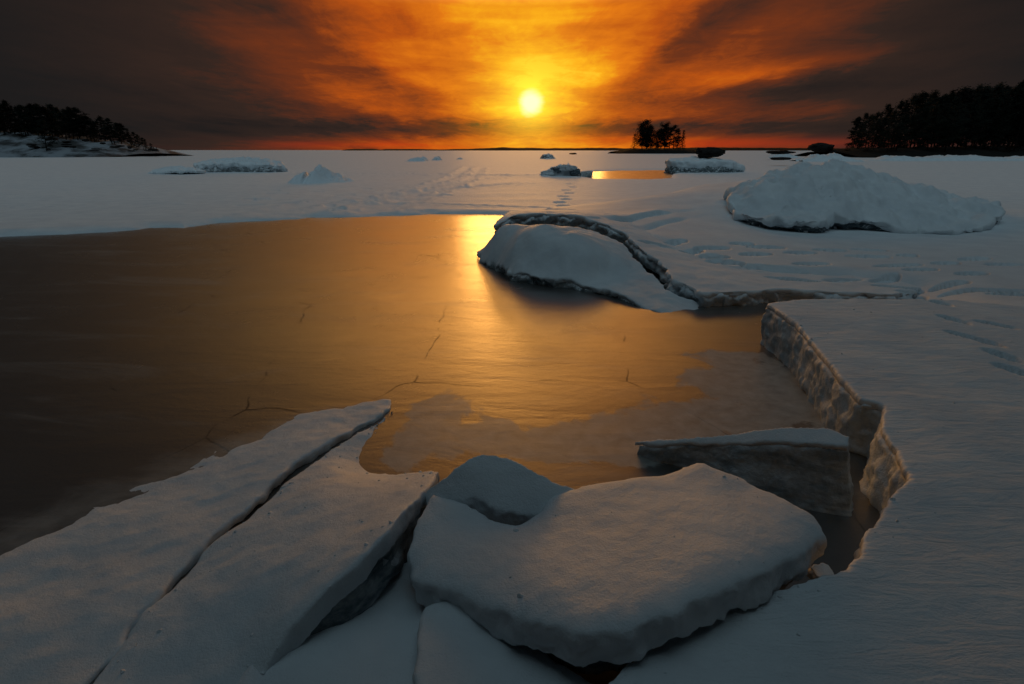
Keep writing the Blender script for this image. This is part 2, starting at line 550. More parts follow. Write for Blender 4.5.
def carve(x, y):
    d = np.zeros(len(x))
    for cx, cy, a, b, an, dep in PRINTS:
        r = max(a, b) * 2.4
        s = np.nonzero((np.abs(x - cx) < r) & (np.abs(y - cy) < r))[0]
        if len(s) == 0: continue
        ux, uy = x[s] - cx, y[s] - cy
        ca, sa = math.cos(an), math.sin(an)
        q = np.sqrt(((ux * ca + uy * sa) / a) ** 2 + ((-ux * sa + uy * ca) / b) ** 2)
        d[s] += -dep * (1 - sstep(q, 0.75, 1.1))
    for line, w, dep in TRACKS:
        m = np.full(len(x), 1e9)
        s = np.nonzero((y > line[:, 1].min() - 3) & (y < line[:, 1].max() + 3))[0]
        if len(s) == 0: continue
        xs, ys = x[s], y[s]
        mm = m[s]
        for i in range(len(line) - 1):
            ax, ay = line[i]; ex, ey = line[i + 1] - line[i]
            t = np.clip(((xs - ax) * ex + (ys - ay) * ey) / (ex * ex + ey * ey), 0, 1)
            mm = np.minimum(mm, np.hypot(xs - ax - t * ex, ys - ay - t * ey))
        jit = 1 + 0.8 * fbm(np.stack([xs, ys, 0 * xs], 1), 0.8, 2)
        nz = fbm(np.stack([xs, ys * .7, 0 * xs], 1), 1.9, 3, .6, 8.0)
        d[s] += -dep * jit * np.exp(-(mm / w) ** 2) + dep * 0.5 * np.clip(1.0 + 2.5 * nz, 0, 3) * np.exp(-((mm / w - 1.9) / .6) ** 2)
    for line, w, dep in CRACKS:
        s = np.nonzero((y > line[:, 1].min() - 1) & (y < line[:, 1].max() + 1) & (x > line[:, 0].min() - 1) & (x < line[:, 0].max() + 1))[0]
        if len(s) == 0: continue
        xs, ys = x[s], y[s]
        mm = np.full(len(s), 1e9); sg = np.zeros(len(s))
        for i in range(len(line) - 1):
            ax, ay = line[i]; ex, ey = line[i + 1] - line[i]
            t = np.clip(((xs - ax) * ex + (ys - ay) * ey) / (ex * ex + ey * ey), 0, 1)
            dd = np.hypot(xs - ax - t * ex, ys - ay - t * ey)
            sd = ex * (ys - ay) - ey * (xs - ax)
            sg = np.where(dd < mm, np.sign(sd), sg); mm = np.minimum(mm, dd)
        e0 = np.hypot(xs - line[0, 0], ys - line[0, 1]); e1 = np.hypot(xs - line[-1, 0], ys - line[-1, 1])
        fade = sstep(np.minimum(e0, e1), 0, .5)
        d[s] += fade * (-dep * np.exp(-(mm / w) ** 2) + dep * .8 * (sg > 0) * np.exp(-mm / .35))
    return d


# ------------------------------------------------------------------ water and snow field
def build_water():
    L = 9000.0
    o = link_mesh("water", [(-L, -200, 0), (L, -200, 0), (L, L, 0), (-L, L, 0)], [[0, 1, 2, 3]], WATER, smooth=False)
    tag(o, kind='structure')


build_water()

POOL = [P(*q, 0)[:2] for q in [(-700, 290), (-300, 256), (-80, 241), (0, 236), (60, 233), (110, 231), (150, 228), (185, 228), (220, 223), (262, 221),
                               (300, 218), (360, 217.5), (430, 214.5), (500, 215)]] + \
       [P(545, 222, .2)[:2], P(600, 238, .2)[:2], P(655, 252, .15)[:2], P(700, 272, .1)[:2], P(760, 279, .1)[:2], P(850, 280, .1)[:2],
        P(905, 288, .1)[:2], P(960, 312, .3)[:2], P(1060, 400, .3)[:2], (2.6, 1.5), (2.6, -1.2), (0, -1.6), (-3, -1.5), (-7, 1.0)]
POOL2 = [P(*q, 0)[:2] for q in [(576, 176.5), (590, 171.6), (620, 170.6), (668, 170.2), (676, 173), (672, 179), (640, 180), (600, 179.3)]]

FIELD_PTS = [(560, 214, .45), (600, 217, .42), (620, 212, .52), (660, 206, .56), (700, 197, .68), (735, 190, .72), (765, 181, .82), (740, 230, .08), (765, 233, .07), (790, 236, .07), (815, 237, .08), (840, 238, .11), (735, 200, .58), (730, 212, .42), (880, 236, .12), (925, 237, .07), (960, 238, .12), (1000, 231, .19), (630, 225, .38), (660, 225, .40), (700, 235, .28), (740, 225, .32),
             (740, 240, .20), (650, 243, .26), (680, 250, .22), (720, 265, .16), (780, 262, .16), (850, 260, .17), (900, 250, .18), (950, 250, .20),
             (1020, 242, .18), (900, 280, .16), (850, 275, .15), (700, 275, .14), (760, 276, .14), (960, 280, .21), (1020, 280, .27), (1000, 310, .345), (965, 308, .345), (1010, 340, .355),
             (1100, 300, .33), (1100, 250, .25), (1060, 360, .36), (1150, 420, .36), (1024, 220, .18), (1090, 215, .28), (860, 190, .30), (930, 205, .15)]
FP = np.array([P(*q) for q in FIELD_PTS] + [(2.75, .4, .27), (2.75, 1.1, .29), (3.2, 1.8, .31), (3.6, 2.6, .33), (3.6, .8, .28), (4.2, 1.8, .3), (4.4, 3.2, .32), (3.5, -.3, .26), (2.75, -.4, .25)])


def field_height(x, y, far=True):
    base = 0.085
    sc = np.clip(0.20 * np.hypot(FP[:, 0], FP[:, 1]), 0.75, 1.7)
    num = np.zeros(len(x)); den = np.full(len(x), 0.10)
    near = np.nonzero((y < 22) & (x > -3) & (x < 22))[0]
    if len(near):
        for (fx, fy, fz), s in zip(FP, sc):
            wgt = np.exp(-((x[near] - fx) ** 2 + (y[near] - fy) ** 2) / (2 * (s * 0.62) ** 2))
            num[near] += wgt * (fz - base)
            den[near] += wgt
    z = base + num / den
    p = np.stack([x, y, 0 * x], 1)
    d = np.hypot(x, y)
    z = z + 0.022 * fbm(p * np.array([0.5, 1.1, 1]), 0.7, 4, 0.5) * sstep(d, 1.5, 6)
    z = z + 0.06 * fbm(p * np.array([0.25, 1, 1]), 0.16, 3, 0.5, 5.0) * sstep(d, 14, 40)
    z = z + 0.5 * np.maximum(0, fbm(p, 0.03, 3, 0.55, 9.0) - 0.25) * sstep(d, 60, 130)
    return np.maximum(z + carve(x, y), 0.028)


def build_field():
    # polar fan round the photographer's spot: fine in front, coarse elsewhere
    py = np.concatenate([np.arange(700, 330, -1.6), np.arange(330, 160, -0.55), np.arange(160, 150.6, -0.25)])
    ang = PITCH + np.arctan((py - 342) / F_PX)
    dist = np.concatenate([CAM_Z / np.tan(ang), [2500, 6000]])
    dist = np.concatenate([[0.35, 0.7, 1.0], dist[dist > 1.15]])
    azf = np.arctan((np.arange(-90, 1116, 1.15) - 512) / F_PX * 0.95)
    azb = np.linspace(azf[-1], azf[0] + 2 * math.pi, 90)[1:-1]
    az = np.concatenate([azf, azb])
    D, A = np.meshgrid(dist, az, indexing='ij')
    x, y = (D * np.sin(A)).ravel(), (D * np.cos(A)).ravel()
    z = field_height(x, y)
    p = np.stack([x, y, 0 * x], 1)
    dd = np.hypot(x, y)
    sd = poly_sd(x, y, POOL) + (0.55 * fbm(p * np.array([0.35, 1, 1]), 0.45, 5, 0.6) * sstep(dd, 7.0, 10) + 0.05 * fbm(p, 2.0, 3)) * (x < 2.2)
    z = z * sstep(sd, -0.25, 0.55) - 0.25 * (1 - sstep(sd, -0.5, 0.12)) + 0.0
    sd2 = poly_sd(x, y, POOL2) + 0.5 * fbm(p * np.array([0.4, 1, 1]), 0.4, 3, 0.6, 3.0)
    z = np.where(sd2 < 3, z * sstep(sd2, -0.4, 0.5) - 0.12 * (1 - sstep(sd2, -0.6, 0.3)), z)
    nr, nc = D.shape
    idx = np.arange(nr * nc).reshape(nr, nc)
    a = idx[:-1]; b = idx[1:]
    f = np.stack([a, np.roll(a, -1, 1), np.roll(b, -1, 1), b], -1).reshape(-1, 4)[:, ::-1]
    # drop faces that lie well below the water
    keep = ~(z[f] < -0.16).all(1)
    f = f[keep]
    used = np.unique(f)
    remap = np.zeros(nr * nc, np.int64); remap[used] = np.arange(len(used))
    o = link_mesh("snow_field", np.stack([x, y, z], 1)[used], remap[f], SNOW_FIELD)
    tag(o, kind='structure')


build_field()


# ------------------------------------------------------------------ broken ice slabs
def densify(poly, step, rag, seed, smooth=1):
    pts = np.array(poly, float)[:, :2]
    for _ in range(smooth):                               # corner rounding (Chaikin)
        nx = np.roll(pts, -1, 0)
        pts = np.stack([pts * .8 + nx * .2, pts * .2 + nx * .8], 1).reshape(-1, 2)
    out = []
    for i in range(len(pts)):
        a, b = pts[i], pts[(i + 1) % len(pts)]
        n = max(1, int(np.linalg.norm(b - a) / step))
        for j in range(n):
            out.append(a + (b - a) * j / n)
    out = np.array(out)
    nx, pv = np.roll(out, -1, 0), np.roll(out, 1, 0)
    tg = nx - pv
    tg /= np.linalg.norm(tg, axis=1)[:, None] + 1e-9
    nrm = np.stack([tg[:, 1], -tg[:, 0]], 1)
    area = 0.5 * np.sum(out[:, 0] * nx[:, 1] - nx[:, 0] * out[:, 1])
    if area < 0: nrm = -nrm
    p3 = np.concatenate([out, np.full((len(out), 1), seed * 3.7)], 1)
    sz = np.sqrt(abs(area))
    off = rag * (fbm(p3, 2.2 / sz, 3, .6) + 0.6 * fbm(p3, 9 / sz, 3, .6, 4.0))
    return out + nrm * off[:, None], nrm


def remeshed(outline, z0, z1, vox, smooth_n):
    bm = bmesh.new()
    lo = [bm.verts.new((p[0], p[1], z0)) for p in outline]
    hi = [bm.verts.new((p[0], p[1], z1)) for p in outline]
    bm.faces.new(hi)
    bm.faces.new(lo[::-1])
    n = len(lo)
    for i in range(n):
        bm.faces.new((lo[i], lo[(i + 1) % n], hi[(i + 1) % n], hi[i]))
    bmesh.ops.recalc_face_normals(bm, faces=bm.faces)
    me = bpy.data.meshes.new("tmp")
    bm.to_mesh(me); bm.free()
    o = bpy.data.objects.new("tmp", me)
    COL.objects.link(o)
    md = o.modifiers.new("r", 'REMESH'); md.mode = 'VOXEL'; md.voxel_size = vox
    if smooth_n:
        ms = o.modifiers.new("s", 'SMOOTH'); ms.factor = 0.5; ms.iterations = smooth_n
    dg = bpy.context.evaluated_depsgraph_get()
    ev = o.evaluated_get(dg)
    m2 = ev.to_mesh()
    nv = len(m2.vertices)
    co = np.empty(nv * 3); m2.vertices.foreach_get('co', co)
    no = np.empty(nv * 3); m2.vertices.foreach_get('normal', no)
    faces = np.empty(len(m2.loops), np.int32); m2.loops.foreach_get('vertex_index', faces)
    tot = np.empty(len(m2.polygons), np.int32); m2.polygons.foreach_get('loop_total', tot)
    ev.to_mesh_clear()
    bpy.data.objects.remove(o); bpy.data.meshes.remove(me)
    assert (tot == 4).all()
    return co.reshape(-1, 3), no.reshape(-1, 3), faces.reshape(-1, 4)


SEED = [0]


def slab(name, label, cat, outline, thick, vox, cap=0.05, extra=(), rag=0.03, lump=0.012, rough=0.02, over=0.015, lean=0.0,
         group=None, body_mat=None, cap_mat=None, cap_smooth=6, body_smooth=2, carved=False, body_vox=None, wave=None, edge_round=0.0,
         corner=1, side=None, crumbs=0, sf=11.0, cap_part='snow_cap', body_part='ice_body'):
    """one ice slab: a rough broken body of ice and the snow lying on it, warped to its tilt"""
    SEED[0] += 1
    sd = SEED[0]
    tops = [P(*q) if len(q) == 3 else (Q(q[0], q[1], q[3]) if q[2] is None else q[1:]) for q in outline]
    ext = [P(*q) if len(q) == 3 else (Q(q[0], q[1], q[3]) if q[2] is None else q[1:]) for q in extra]
    tops = [tuple(map(float, q)) for q in tops]
    H = rbf(tops + [tuple(map(float, q)) for q in ext])
    c = np.array(tops).mean(0)
    base = np.array([c[0], c[1], c[2] - thick])
    root = tag(empty(name, base), label, cat, group)
    bv = body_vox or vox
    ob, nb = densify(tops, bv * 1.5, rag, sd, corner)
    body_out = ob - nb * over
    co, no, fa = remeshed(body_out, -thick, -cap * 0.75, bv, body_smooth)
    nz = fbm(co * np.array([1, 1, 1.6]), 5.0, 4, .6, sd * 5.1) + 0.5 * np.abs(fbm(co, 17.0, 3, .6, sd * 2.3))
    flank = 1 - np.abs(no[:, 2]) * 0.7
    co2 = co + no * (rough * nz * flank)[:, None]
    if lean:
        cxy = np.array(tops)[:, :2].mean(0)
        sdist = -co[:, 2] / thick
        dirv = cxy - co[:, :2]
        dirv /= np.linalg.norm(dirv, axis=1)[:, None] + 1e-6
        co2[:, :2] += dirv * (lean * sdist)[:, None]
    co2[:, 2] += H(co[:, 0], co[:, 1])
    link_mesh(body_part, co2 - base, fa, body_mat or ICE, root)
    # snow cover
    ct, nc_ = densify(tops, vox * 1.5, rag * 0.8, sd, corner)
    co, no, fa = remeshed(ct, -cap, 0.0, vox, cap_smooth)
    nz = fbm(co, 2.4, 3, .5, sd * 1.9)
    nz2 = fbm(co, sf, 3, .5, sd * 7.9)
    up = np.maximum(no[:, 2], 0)
    co2 = co + no * (lump * (nz * up + 0.30 * nz2) + (side or lump * .9) * (nz2 + .5 * fbm(co, sf * 2.7, 2, .5, sd)) * (1 - up))[:, None]
    if edge_round:
        d = -poly_sd(co[:, 0], co[:, 1], ct[::max(1, len(ct) // 160)])
        co2[:, 2] -= edge_round * np.exp(-np.maximum(d, 0) / (edge_round * 1.6))
    if wave:
        co2[:, 2] += wave(co[:, 0], co[:, 1]) * (co[:, 2] > -cap * 0.6)
    if carved:
        co2[:, 2] += carve(co[:, 0], co[:, 1]) * (co[:, 2] > -cap * 0.6)
    co2[:, 2] += H(co[:, 0], co[:, 1])
    link_mesh(cap_part, co2 - base, fa, cap_mat or SNOW, root)
    if crumbs:
        top = np.nonzero(no[:, 2] > 0.75)[0]
        d = -poly_sd(co[top, 0], co[top, 1], ct[::max(1, len(ct) // 160)])
        pr = 0.08 + np.exp(-np.maximum(d, 0) / 0.10)
        pr *= np.clip(fbm(co[top], 3.0, 2, .5, 33.0) + .3, 0, 1) + 1e-6
        pick = rng.choice(top, crumbs, p=pr / pr.sum())
        mbv, mbf = [], []
        ico = bmesh.new(); bmesh.ops.create_icosphere(ico, subdivisions=1, radius=1.0)
        iv = np.array([v.co[:] for v in ico.verts]); jf = [[v.index for v in f.verts] for f in ico.faces]; ico.free()
        for q in pick:
            sz = 0.0025 + 0.0075 * rng.random() ** 3
            v = iv * (1 + .35 * rng.normal(size=(len(iv), 1))) * sz * np.array([1, 1, .7]) + co2[q] - base + np.array([0, 0, sz * .1])
            mbf += [[i + len(mbv) * len(iv) for i in f] for f in jf]
            mbv.append(v)
        tag(link_mesh("snow_crumbs", np.concatenate(mbv), mbf, cap_mat or SNOW, root, smooth=False), kind='stuff')
    return root


def off(pts, dx, dy):
    return [(a + dx, b + dy) for a, b in pts]


# ---- left shore plates on either side of the long crack
CRACK = [(397, 402), (382, 411), (352, 427), (340, 435), (315, 451), (290, 467), (272, 482), (262, 494), (240, 514), (218, 528), (205, 540), (190, 558),
         (165, 590), (130, 618), (122, 640), (105, 660), (80, 686)]



def CZ(i):
    return .012 + .055 * min(1, i / 6) - .05 * max(0, i - 6) / 10


def drifts(x, y):
    p = np.stack([x, y, 0 * x], 1)
    ca, sa = math.cos(R(35)), math.sin(R(35))
    q = np.stack([x * ca + y * sa, (-x * sa + y * ca) * 3.2, 0 * x], 1)
    return 0.030 * fbm(q, 1.3, 4, .5, 2.0) + 0.012 * fbm(p, 3.0, 3)


slab("ice_plate", "broad snowy ice plate sloping into the dark water, left of the long crack", "ice plate",
     [(-60, 562, -.01), (0, 538, -.01), (70, 509, -.01), (140, 480, -.01), (200, 455, -.01), (260, 428, -.01), (330, 402, -.01), (374, 393, -.005)] +
     [(a, b, CZ(i)) for i, (a, b) in enumerate(CRACK)] + [(40, 745, .01), (-120, 770, -.01), (-190, 640, -.03)],
     .24, .016, .06, extra=[(100, 600, .03), (200, 508, .035), (290, 444, .03), (20, 620, .02), (210, 475, .012), (140, 505, .012), (70, 537, .012), (270, 440, .014)], rag=.06, lump=.016, wave=lambda x, y: 0.4 * drifts(x, y), cap_smooth=8,
     body_vox=.022, rough=.03, over=.01)
GAPW = [3, 4, 6, 5, 6, 7, 7, 7, 6, 5, 5, 4, 3, 3, 3, 2, 2]
slab("ice_plate", "snowy ice plate with a raised broken edge, right of the long crack", "ice plate",
     [(a + w * .8, b + w * .9, CZ(i)) for i, ((a, b), w) in enumerate(zip(CRACK, GAPW))] +
     [(60, 730, .02), (140, 775, .01), (250, 720, .045), (268, 664, .10), (283, 638, .15), (312, 610, .21), (349, 573, .27), (388, 535, .32), (399, 520, .32), (416, 502, .29),
      (432, 484, .25), (440, 469, .13), (400, 473, .02), (372, 471, .0), (364, 462, -.005), (368, 446, -.005), (384, 424, -.005)],
     .24, .014, .09, extra=[(330, 535, .20), (300, 500, .13), (370, 500, .20), (230, 600, .10), (330, 470, .08), (250, 560, .115), (360, 540, .27)],
     rag=.025, lump=.016, wave=lambda x, y: 0.4 * drifts(x, y), cap_smooth=7, crumbs=110, body_vox=.02, over=.012, rough=.03)

# ---- low snow in the hollow and the block under the heart shaped slab
slab("ice_block", "low snow covered block sunk in the dark hollow under the broken plate edge", "ice block",
     [(252, 660, .085), (283, 646, .085), (322, 626, .07), (366, 596, .055), (405, 556, .06), (436, 560, .06), (446, 606, .08), (430, 650, .09), (420, 720, .09), (300, 775, .05), (200, 740, .03)],
     .16, .014, .06, extra=[(380, 600, .05), (340, 640, .09)], rag=.02, lump=.014, cap_smooth=8)
slab("ice_block", "snow covered block at the bottom edge, wedged beneath the heart shaped slab", "ice block",
     [(421, 606, .17), (441, 600, .18), (470, 592, .17), (507, 600, .15), (530, 634, .14), (562, 664, .14), (610, 690, .14), (610, 760, .14), (420, 770, .16), (414, 690, .17), (415, 650, .18)],
     .18, .012, .06, rag=.012, lump=.012, cap_smooth=8)

# ---- the two centre slabs
slab("ice_slab", "small snow covered slab tipped up behind the left end of the heart shaped slab", "ice slab",
     [(424, 492, .25), (436, 483, .30), (450, 474, .345), (463, 463, .385), (478, 453, .405), (492, 453, .40), (508, 456.5, .39), (520, 462, .38), (536, 470, .36), (553, 481, .33), (578, 489, .285), (585, 508, .25), (552, 520, .235), (530, 517, .235),
      (515, 514, .245), (500, 509, .26), (480, 500, .28), (455, 500, .27), (430, 505, .23)], .17, .009, .075, rag=.012, lump=.014, cap_smooth=5, corner=0)
slab("ice_slab", "large heart shaped slab with thick smooth snow cover, tilted in the foreground", "ice slab",
     [(432, 487, .31), (466, 496, .305), (490, 511, .29), (516, 519, .285), (538, 508, .295), (554, 489, .315), (582, 480, .325), (624, 473, .345), (665, 467, .36), (695, 457, .38), (705, 457, .38),
      (726, 465, .38), (774, 487, .38), (806, 502, .39), (816, 508, .385), (826, 526, .37), (808, 546, .385), (768, 566, .41), (726, 585, .415), (674, 606, .41), (630, 624, .39), (590, 627, .37), (550, 620, .34),
      (507, 608, .30), (470, 592, .27), (441, 580, .26), (415, 570, .24), (406, 545, .25), (416, 516, .28)],
     .26, .010, .11, extra=[(640, 530, .375), (540, 560, .315), (720, 520, .395), (480, 545, .28)], rag=.022, lump=.014, cap_smooth=6, lean=.05, over=.03,
     body_mat=ICE_DARK, edge_round=.03, corner=0, side=.020, crumbs=22)

# ---- grey upright slab
slab("ice_slab", "dark grey slab standing on edge in the slush, thin snow along its top", "ice slab",
     [(634, 442, .07), (664, 439, .13), (700, 435, .20), (761, 429, .31), (797, 427, .355), (828, 428, .37), (850, 437, .36), (848, 446, .345), (826, 444, .34), (795, 443, .315), (746, 442, .25),
      (700, 443, .17), (660, 445, .105)],
     .46, .009, .026, rag=.010, lump=.008, over=.004, rough=.013, body_mat=ICE_GREY, lean=-.10, cap_smooth=3, corner=0)

# ---- right shelf
slab("ice_shelf", "thick flat snow covered ice shelf on the right with a crumbling broken face", "ice shelf",
     [(766, 303, .365), (800, 299, .37), (850, 298, .37), (900, 298, .37), (960, 300, .34), (1060, 310, .30), (1330, 420, .29), (1800, 600, .25), (1850, 780, .22), (900, 800, .22), (560, 790, .225), (548, 730, .23),
      (606, 684, .235), (635, 657, .24), (671, 628, .25), (694, 606, .258), (748, 597, .27), (795, 584, .285), (818, 576, .29), (842, 571, .29), (857, 553, .295), (860, 534, .30), (878, 515, .30),
      (889, 489, .31), (907, 476, .315), (896, 451, .32), (880, 425, .33), (884, 404, .335), (862, 398, .335), (840, 376, .34), (818, 350, .35), (795, 323, .36)],
     .44, .018, .05, extra=[(900, 400, .335), (1000, 400, .32), (1000, 550, .275), (850, 650, .25), (900, 330, .36)], rag=.035, lump=.012, rough=.035, over=.0, lean=-.05,
     body_mat=ICE_RIME, cap_mat=SNOW_SHELF, cap_smooth=4, body_vox=.016, carved=True, corner=0, crumbs=160)
# crumbs of ice in the chasm and along the shelf face
ch = 0
for px, py, z, s, lab in [(868, 402, .30, .07, "ice lump breaking off the shelf face beside the notch"),
                          (822, 571, .16, .04, "small ice chunk lying between the heart shaped slab and the shelf")]:
    x, y, _ = P(px, py, z)
    slab("ice_chunk", lab, "ice chunk", [(0, x - s, y - s * .7, z), (0, x - s * .2, y - s, z + .01), (0, x + s, y - s * .5, z - .02), (0, x + s * .8, y + s * .7, z + .02), (0, x - s * .6, y + s * .8, z)],
         s * 1.6, .008, s * .3, rag=.02, lump=.012, rough=.03, body_mat=ICE_RIME, cap_smooth=2, corner=0)

# ---- white slab leaning in the pool and the plate it broke from
slab("ice_slab", "white slab leaning from the broken plate edge down into the golden pool", "ice slab",
     [(499, 229, .50), (516, 225.5, .52), (540, 229, .50), (573, 228, .50), (599, 232, .46), (623, 243, .36), (636, 259, .26), (652, 273, .17), (672, 291, .08), (700, 305, .02), (690, 314, -.01),
      (676, 319, -.02), (639, 304, .03), (606, 289, .08), (573, 281, .10), (540, 277, .11), (513, 274, .10), (505, 270, .09), (493, 267, .04), (481, 262, .02), (476, 252, .04), (488, 243, .24)],
     .20, .022, .06, extra=[(555, 246, .44), (545, 262, .26), (590, 258, .33), (600, 272, .17), (515, 245, .40), (500, 250, .26), (622, 262, .27), (640, 285, .10)], rag=.05, lump=.045, cap_smooth=3, rough=.05, corner=0, side=.05, sf=5.0)
slab("ice_plate", "long ice plate with a pale broken rim above the leaning white slab", "ice plate",
     [(494, 226, .46), (515, 215.5, .60), (545, 213.5, .62), (575, 216, .60), (600, 222, .53), (622, 231, .44), (640, 247, .33), (660, 264, .25), (680, 280, .195), (700, 293, .16), (730, 292, .16),
      (765, 290, .16), (800, 289.5, .155), (850, 291, .15), (895, 294.5, .16), (925, 288, .12), (860, 272, .10), (780, 268, .09), (725, 262, .10), (690, 245, .16), (660, 231, .26), (640, 219, .38), (605, 212, .40), (560, 209, .40), (520, 211, .42)],
     .19, .024, .055, rag=.15, lump=.02, rough=.12, cap_smooth=2, carved=True, over=.02, body_mat=ICE_RIME, corner=0, side=.05, sf=5.0)
slab("ice_chunk", "rounded snowy lump floating in the dark gap behind the shelf corner", "ice chunk",
     [(800, 295, .06), (815, 291, .10), (835, 291, .10), (850, 295, .05), (840, 300, .03), (812, 300, .03)], .12, .02, .05, rag=.01, cap_smooth=6)

# ---- big mound on the right
MOUND = slab("ice_mound", "large rounded mound of snow covered pack ice with an undercut dark lip", "ice mound",
     [(733, 203, None, 12.0), (737, 211, None, 11.4), (745, 214, None, 11.0), (771, 217, None, 10.6), (800, 219, None, 10.5), (818, 219, None, 10.5), (832, 216, None, 11.1), (860, 217, None, 11.2), (900, 226, None, 10.8), (951, 229, None, 10.5), (985, 226, None, 10.7),
      (1000, 216, None, 11.6), (0, 11.2, 13.6, .35), (0, 9.5, 15.2, .3), (0, 6.5, 15.2, .3), (0, 5.0, 13.6, .6)],
     .50, .04, .14, extra=[(775, 173, None, 12.4), (792, 169, None, 12.7), (868, 170, None, 13.0), (810, 165.5, None, 12.9), (850, 165.5, None, 13.0), (830, 164, None, 13.2), (775, 176, None, 12.6), (885, 177, None, 12.9), (930, 190, None, 12.7), (972, 200, None, 12.6), (800, 200, None, 11.8), (850, 195, None, 11.8), (760, 200, None, 11.9),
                            (900, 208, None, 11.7), (960, 215, None, 11.5)],
     rag=.20, lump=.20, rough=.12, over=.06, cap_smooth=2, lean=.30, corner=0, side=.12, sf=2.6, body_mat=ICE_DARK)


# ------------------------------------------------------------------ distant hummocks of pack ice
def hummock(name, label, cat, prof, base_py, depth, d=None, rough=.06, seed=0, group=None, steep=.22, mat=None):
    """ridge of pack ice: silhouette prof [(px, py)], standing on the snow at base_py"""
    if d is None: d = P(512, base_py, .05)[1]
    pts = np.array([Q(a, b, d) for a, b in prof])
    nu, nv = 90, 34
    xs = np.linspace(pts[0, 0], pts[-1, 0], nu)
    zs = np.interp(xs, pts[:, 0], pts[:, 2])
    zs = np.maximum(zs, 0)
    wdt = xs[-1] - xs[0]
    U, V = np.meshgrid(np.arange(nu), np.linspace(0, 1, nv), indexing='ij')
    X = xs[U] + 0 * V
    Y = d + (V - .25) * depth + 0.12 * depth * np.sin(U / nu * math.pi * 2 + seed) * 0.5
    shape = sstep(V, 0.02, steep) * (1 - sstep(V, .6, 1.0))
    p = np.stack([X.ravel(), Y.ravel(), 0 * X.ravel() + seed], 1)
    n = fbm(p, 2.2 / math.sqrt(wdt * depth) * 1.6, 4, .6, seed * 3.1).reshape(X.shape)
    nb = np.abs(fbm(p, 6.0 / math.sqrt(wdt * depth) * 1.5, 3, .6, seed * 1.7)).reshape(X.shape)
    Z = zs[U] * np.clip(shape, 0, 1) * (1 + .25 * n * (V > .3)) + rough * (n - nb) * shape * 2 - .05
    Y = Y - 0.10 * depth * nb * shape
    base = np.array([xs.mean(), d, 0.0])
    root = tag(empty(name, base), label, cat, group)
    idx = np.arange(nu * nv).reshape(nu, nv)
    f = np.stack([idx[:-1, :-1], idx[1:, :-1], idx[1:, 1:], idx[:-1, 1:]], -1).reshape(-1, 4)
    link_mesh("ice_body", np.stack([X.ravel(), Y.ravel(), Z.ravel()], 1) - base, f, mat or SNOWY_ICE, root)
    return root, base, d


def shard(root, base, px, py, d, w, h, dep, mat, name, seed):
    """angular tilted block frozen into a hummock"""
    r = random.Random(seed)
    c = np.array(Q(px, py, d)) - base
    bm = bmesh.new()
    bmesh.ops.create_cube(bm, size=1.0)
    bmesh.ops.bevel(bm, geom=bm.edges[:], offset=.12, segments=2, affect='EDGES')
    bmesh.ops.subdivide_edges(bm, edges=bm.edges[:], cuts=2, use_grid_fill=True)
    co = np.array([v.co[:] for v in bm.verts])
    co = co + 0.10 * np.stack([fbm(co + 7 * i, 2.0, 3, .6, seed) for i in range(3)], 1)
    an, ti = r.uniform(-.5, .5), r.uniform(-.14, .14)
    co = co * np.array([w, dep, h])
    ca, sa = math.cos(ti), math.sin(ti)
    co = np.stack([co[:, 0] * ca - co[:, 2] * sa, co[:, 1], co[:, 0] * sa + co[:, 2] * ca], 1)
    ca, sa = math.cos(an), math.sin(an)
    co = np.stack([co[:, 0] * ca - co[:, 1] * sa, co[:, 0] * sa + co[:, 1] * ca, co[:, 2]], 1) + c
    faces = [[v.index for v in f.verts] for f in bm.faces]
    bm.free()
    return link_mesh(name, co, faces, mat, root, smooth=False)


HG = "ridges of pack ice on the far snow"
slab("ice_hummock", "low dark edged ice hummock farthest left, below the wooded headland", "ice hummock",
     [(147, 173.5, None, 40.5), (158, 172.3, None, 39.6), (172, 171.0, None, 39.2), (188, 170.2, None, 39.2), (203, 171, None, 40), (198, 169, None, 42), (185, 167.5, None, 43), (170, 167.2, None, 43), (156, 170, None, 42.5)],
     .55, .055, .16, extra=[(172, 166.3, None, 41.5), (188, 167.5, None, 41)], rag=.35, lump=.12, rough=.18, over=.12, lean=.5, cap_smooth=3, corner=0, side=.12, sf=2.0, body_mat=ICE_DARK, group=HG)
slab("ice_hummock", "widest flat topped ice hummock on the left, snow covered with bare ice patches", "ice hummock",
     [(190, 166, None, 44), (198, 165, None, 43), (214, 164, None, 42.6), (232, 163.5, None, 42.6), (250, 164, None, 42.5), (268, 164.5, None, 42.6), (281, 166, None, 43.2), (289, 170, None, 44.5), (280, 162.5, None, 46.5), (255, 160.5, None, 47.5),
      (225, 159.8, None, 47.5), (203, 161.5, None, 47)],
     .95, .06, .28, extra=[(215, 159.5, None, 45), (240, 158.8, None, 45), (270, 160.5, None, 45)], rag=.6, lump=.22, rough=.35, over=.10, lean=.25, cap_smooth=3, corner=0, side=.25, sf=1.6, body_mat=SNOWY_ICE, group=HG)
r_, b_, d_ = hummock("ice_hummock", "pointed pyramid shaped ice hummock split by a dark cleft", "ice hummock",
                     [(282, 184), (294, 174.5), (301, 169.5), (303, 171), (304, 177), (306, 176), (308, 169), (312, 166), (320, 170), (333, 177), (347, 183)], 184, 4.0, rough=.07, seed=3, group=HG, steep=.5)
r_, b_, d_ = hummock("ice_hummock", "jagged ice hummock beside the small golden pool", "ice hummock",
                     [(538, 177), (546, 172), (552, 168), (558, 166), (562, 164.5), (566, 167), (570, 165), (575, 170), (580, 173), (593, 175)], 176, 3.0, rough=.09, seed=4, group=HG)
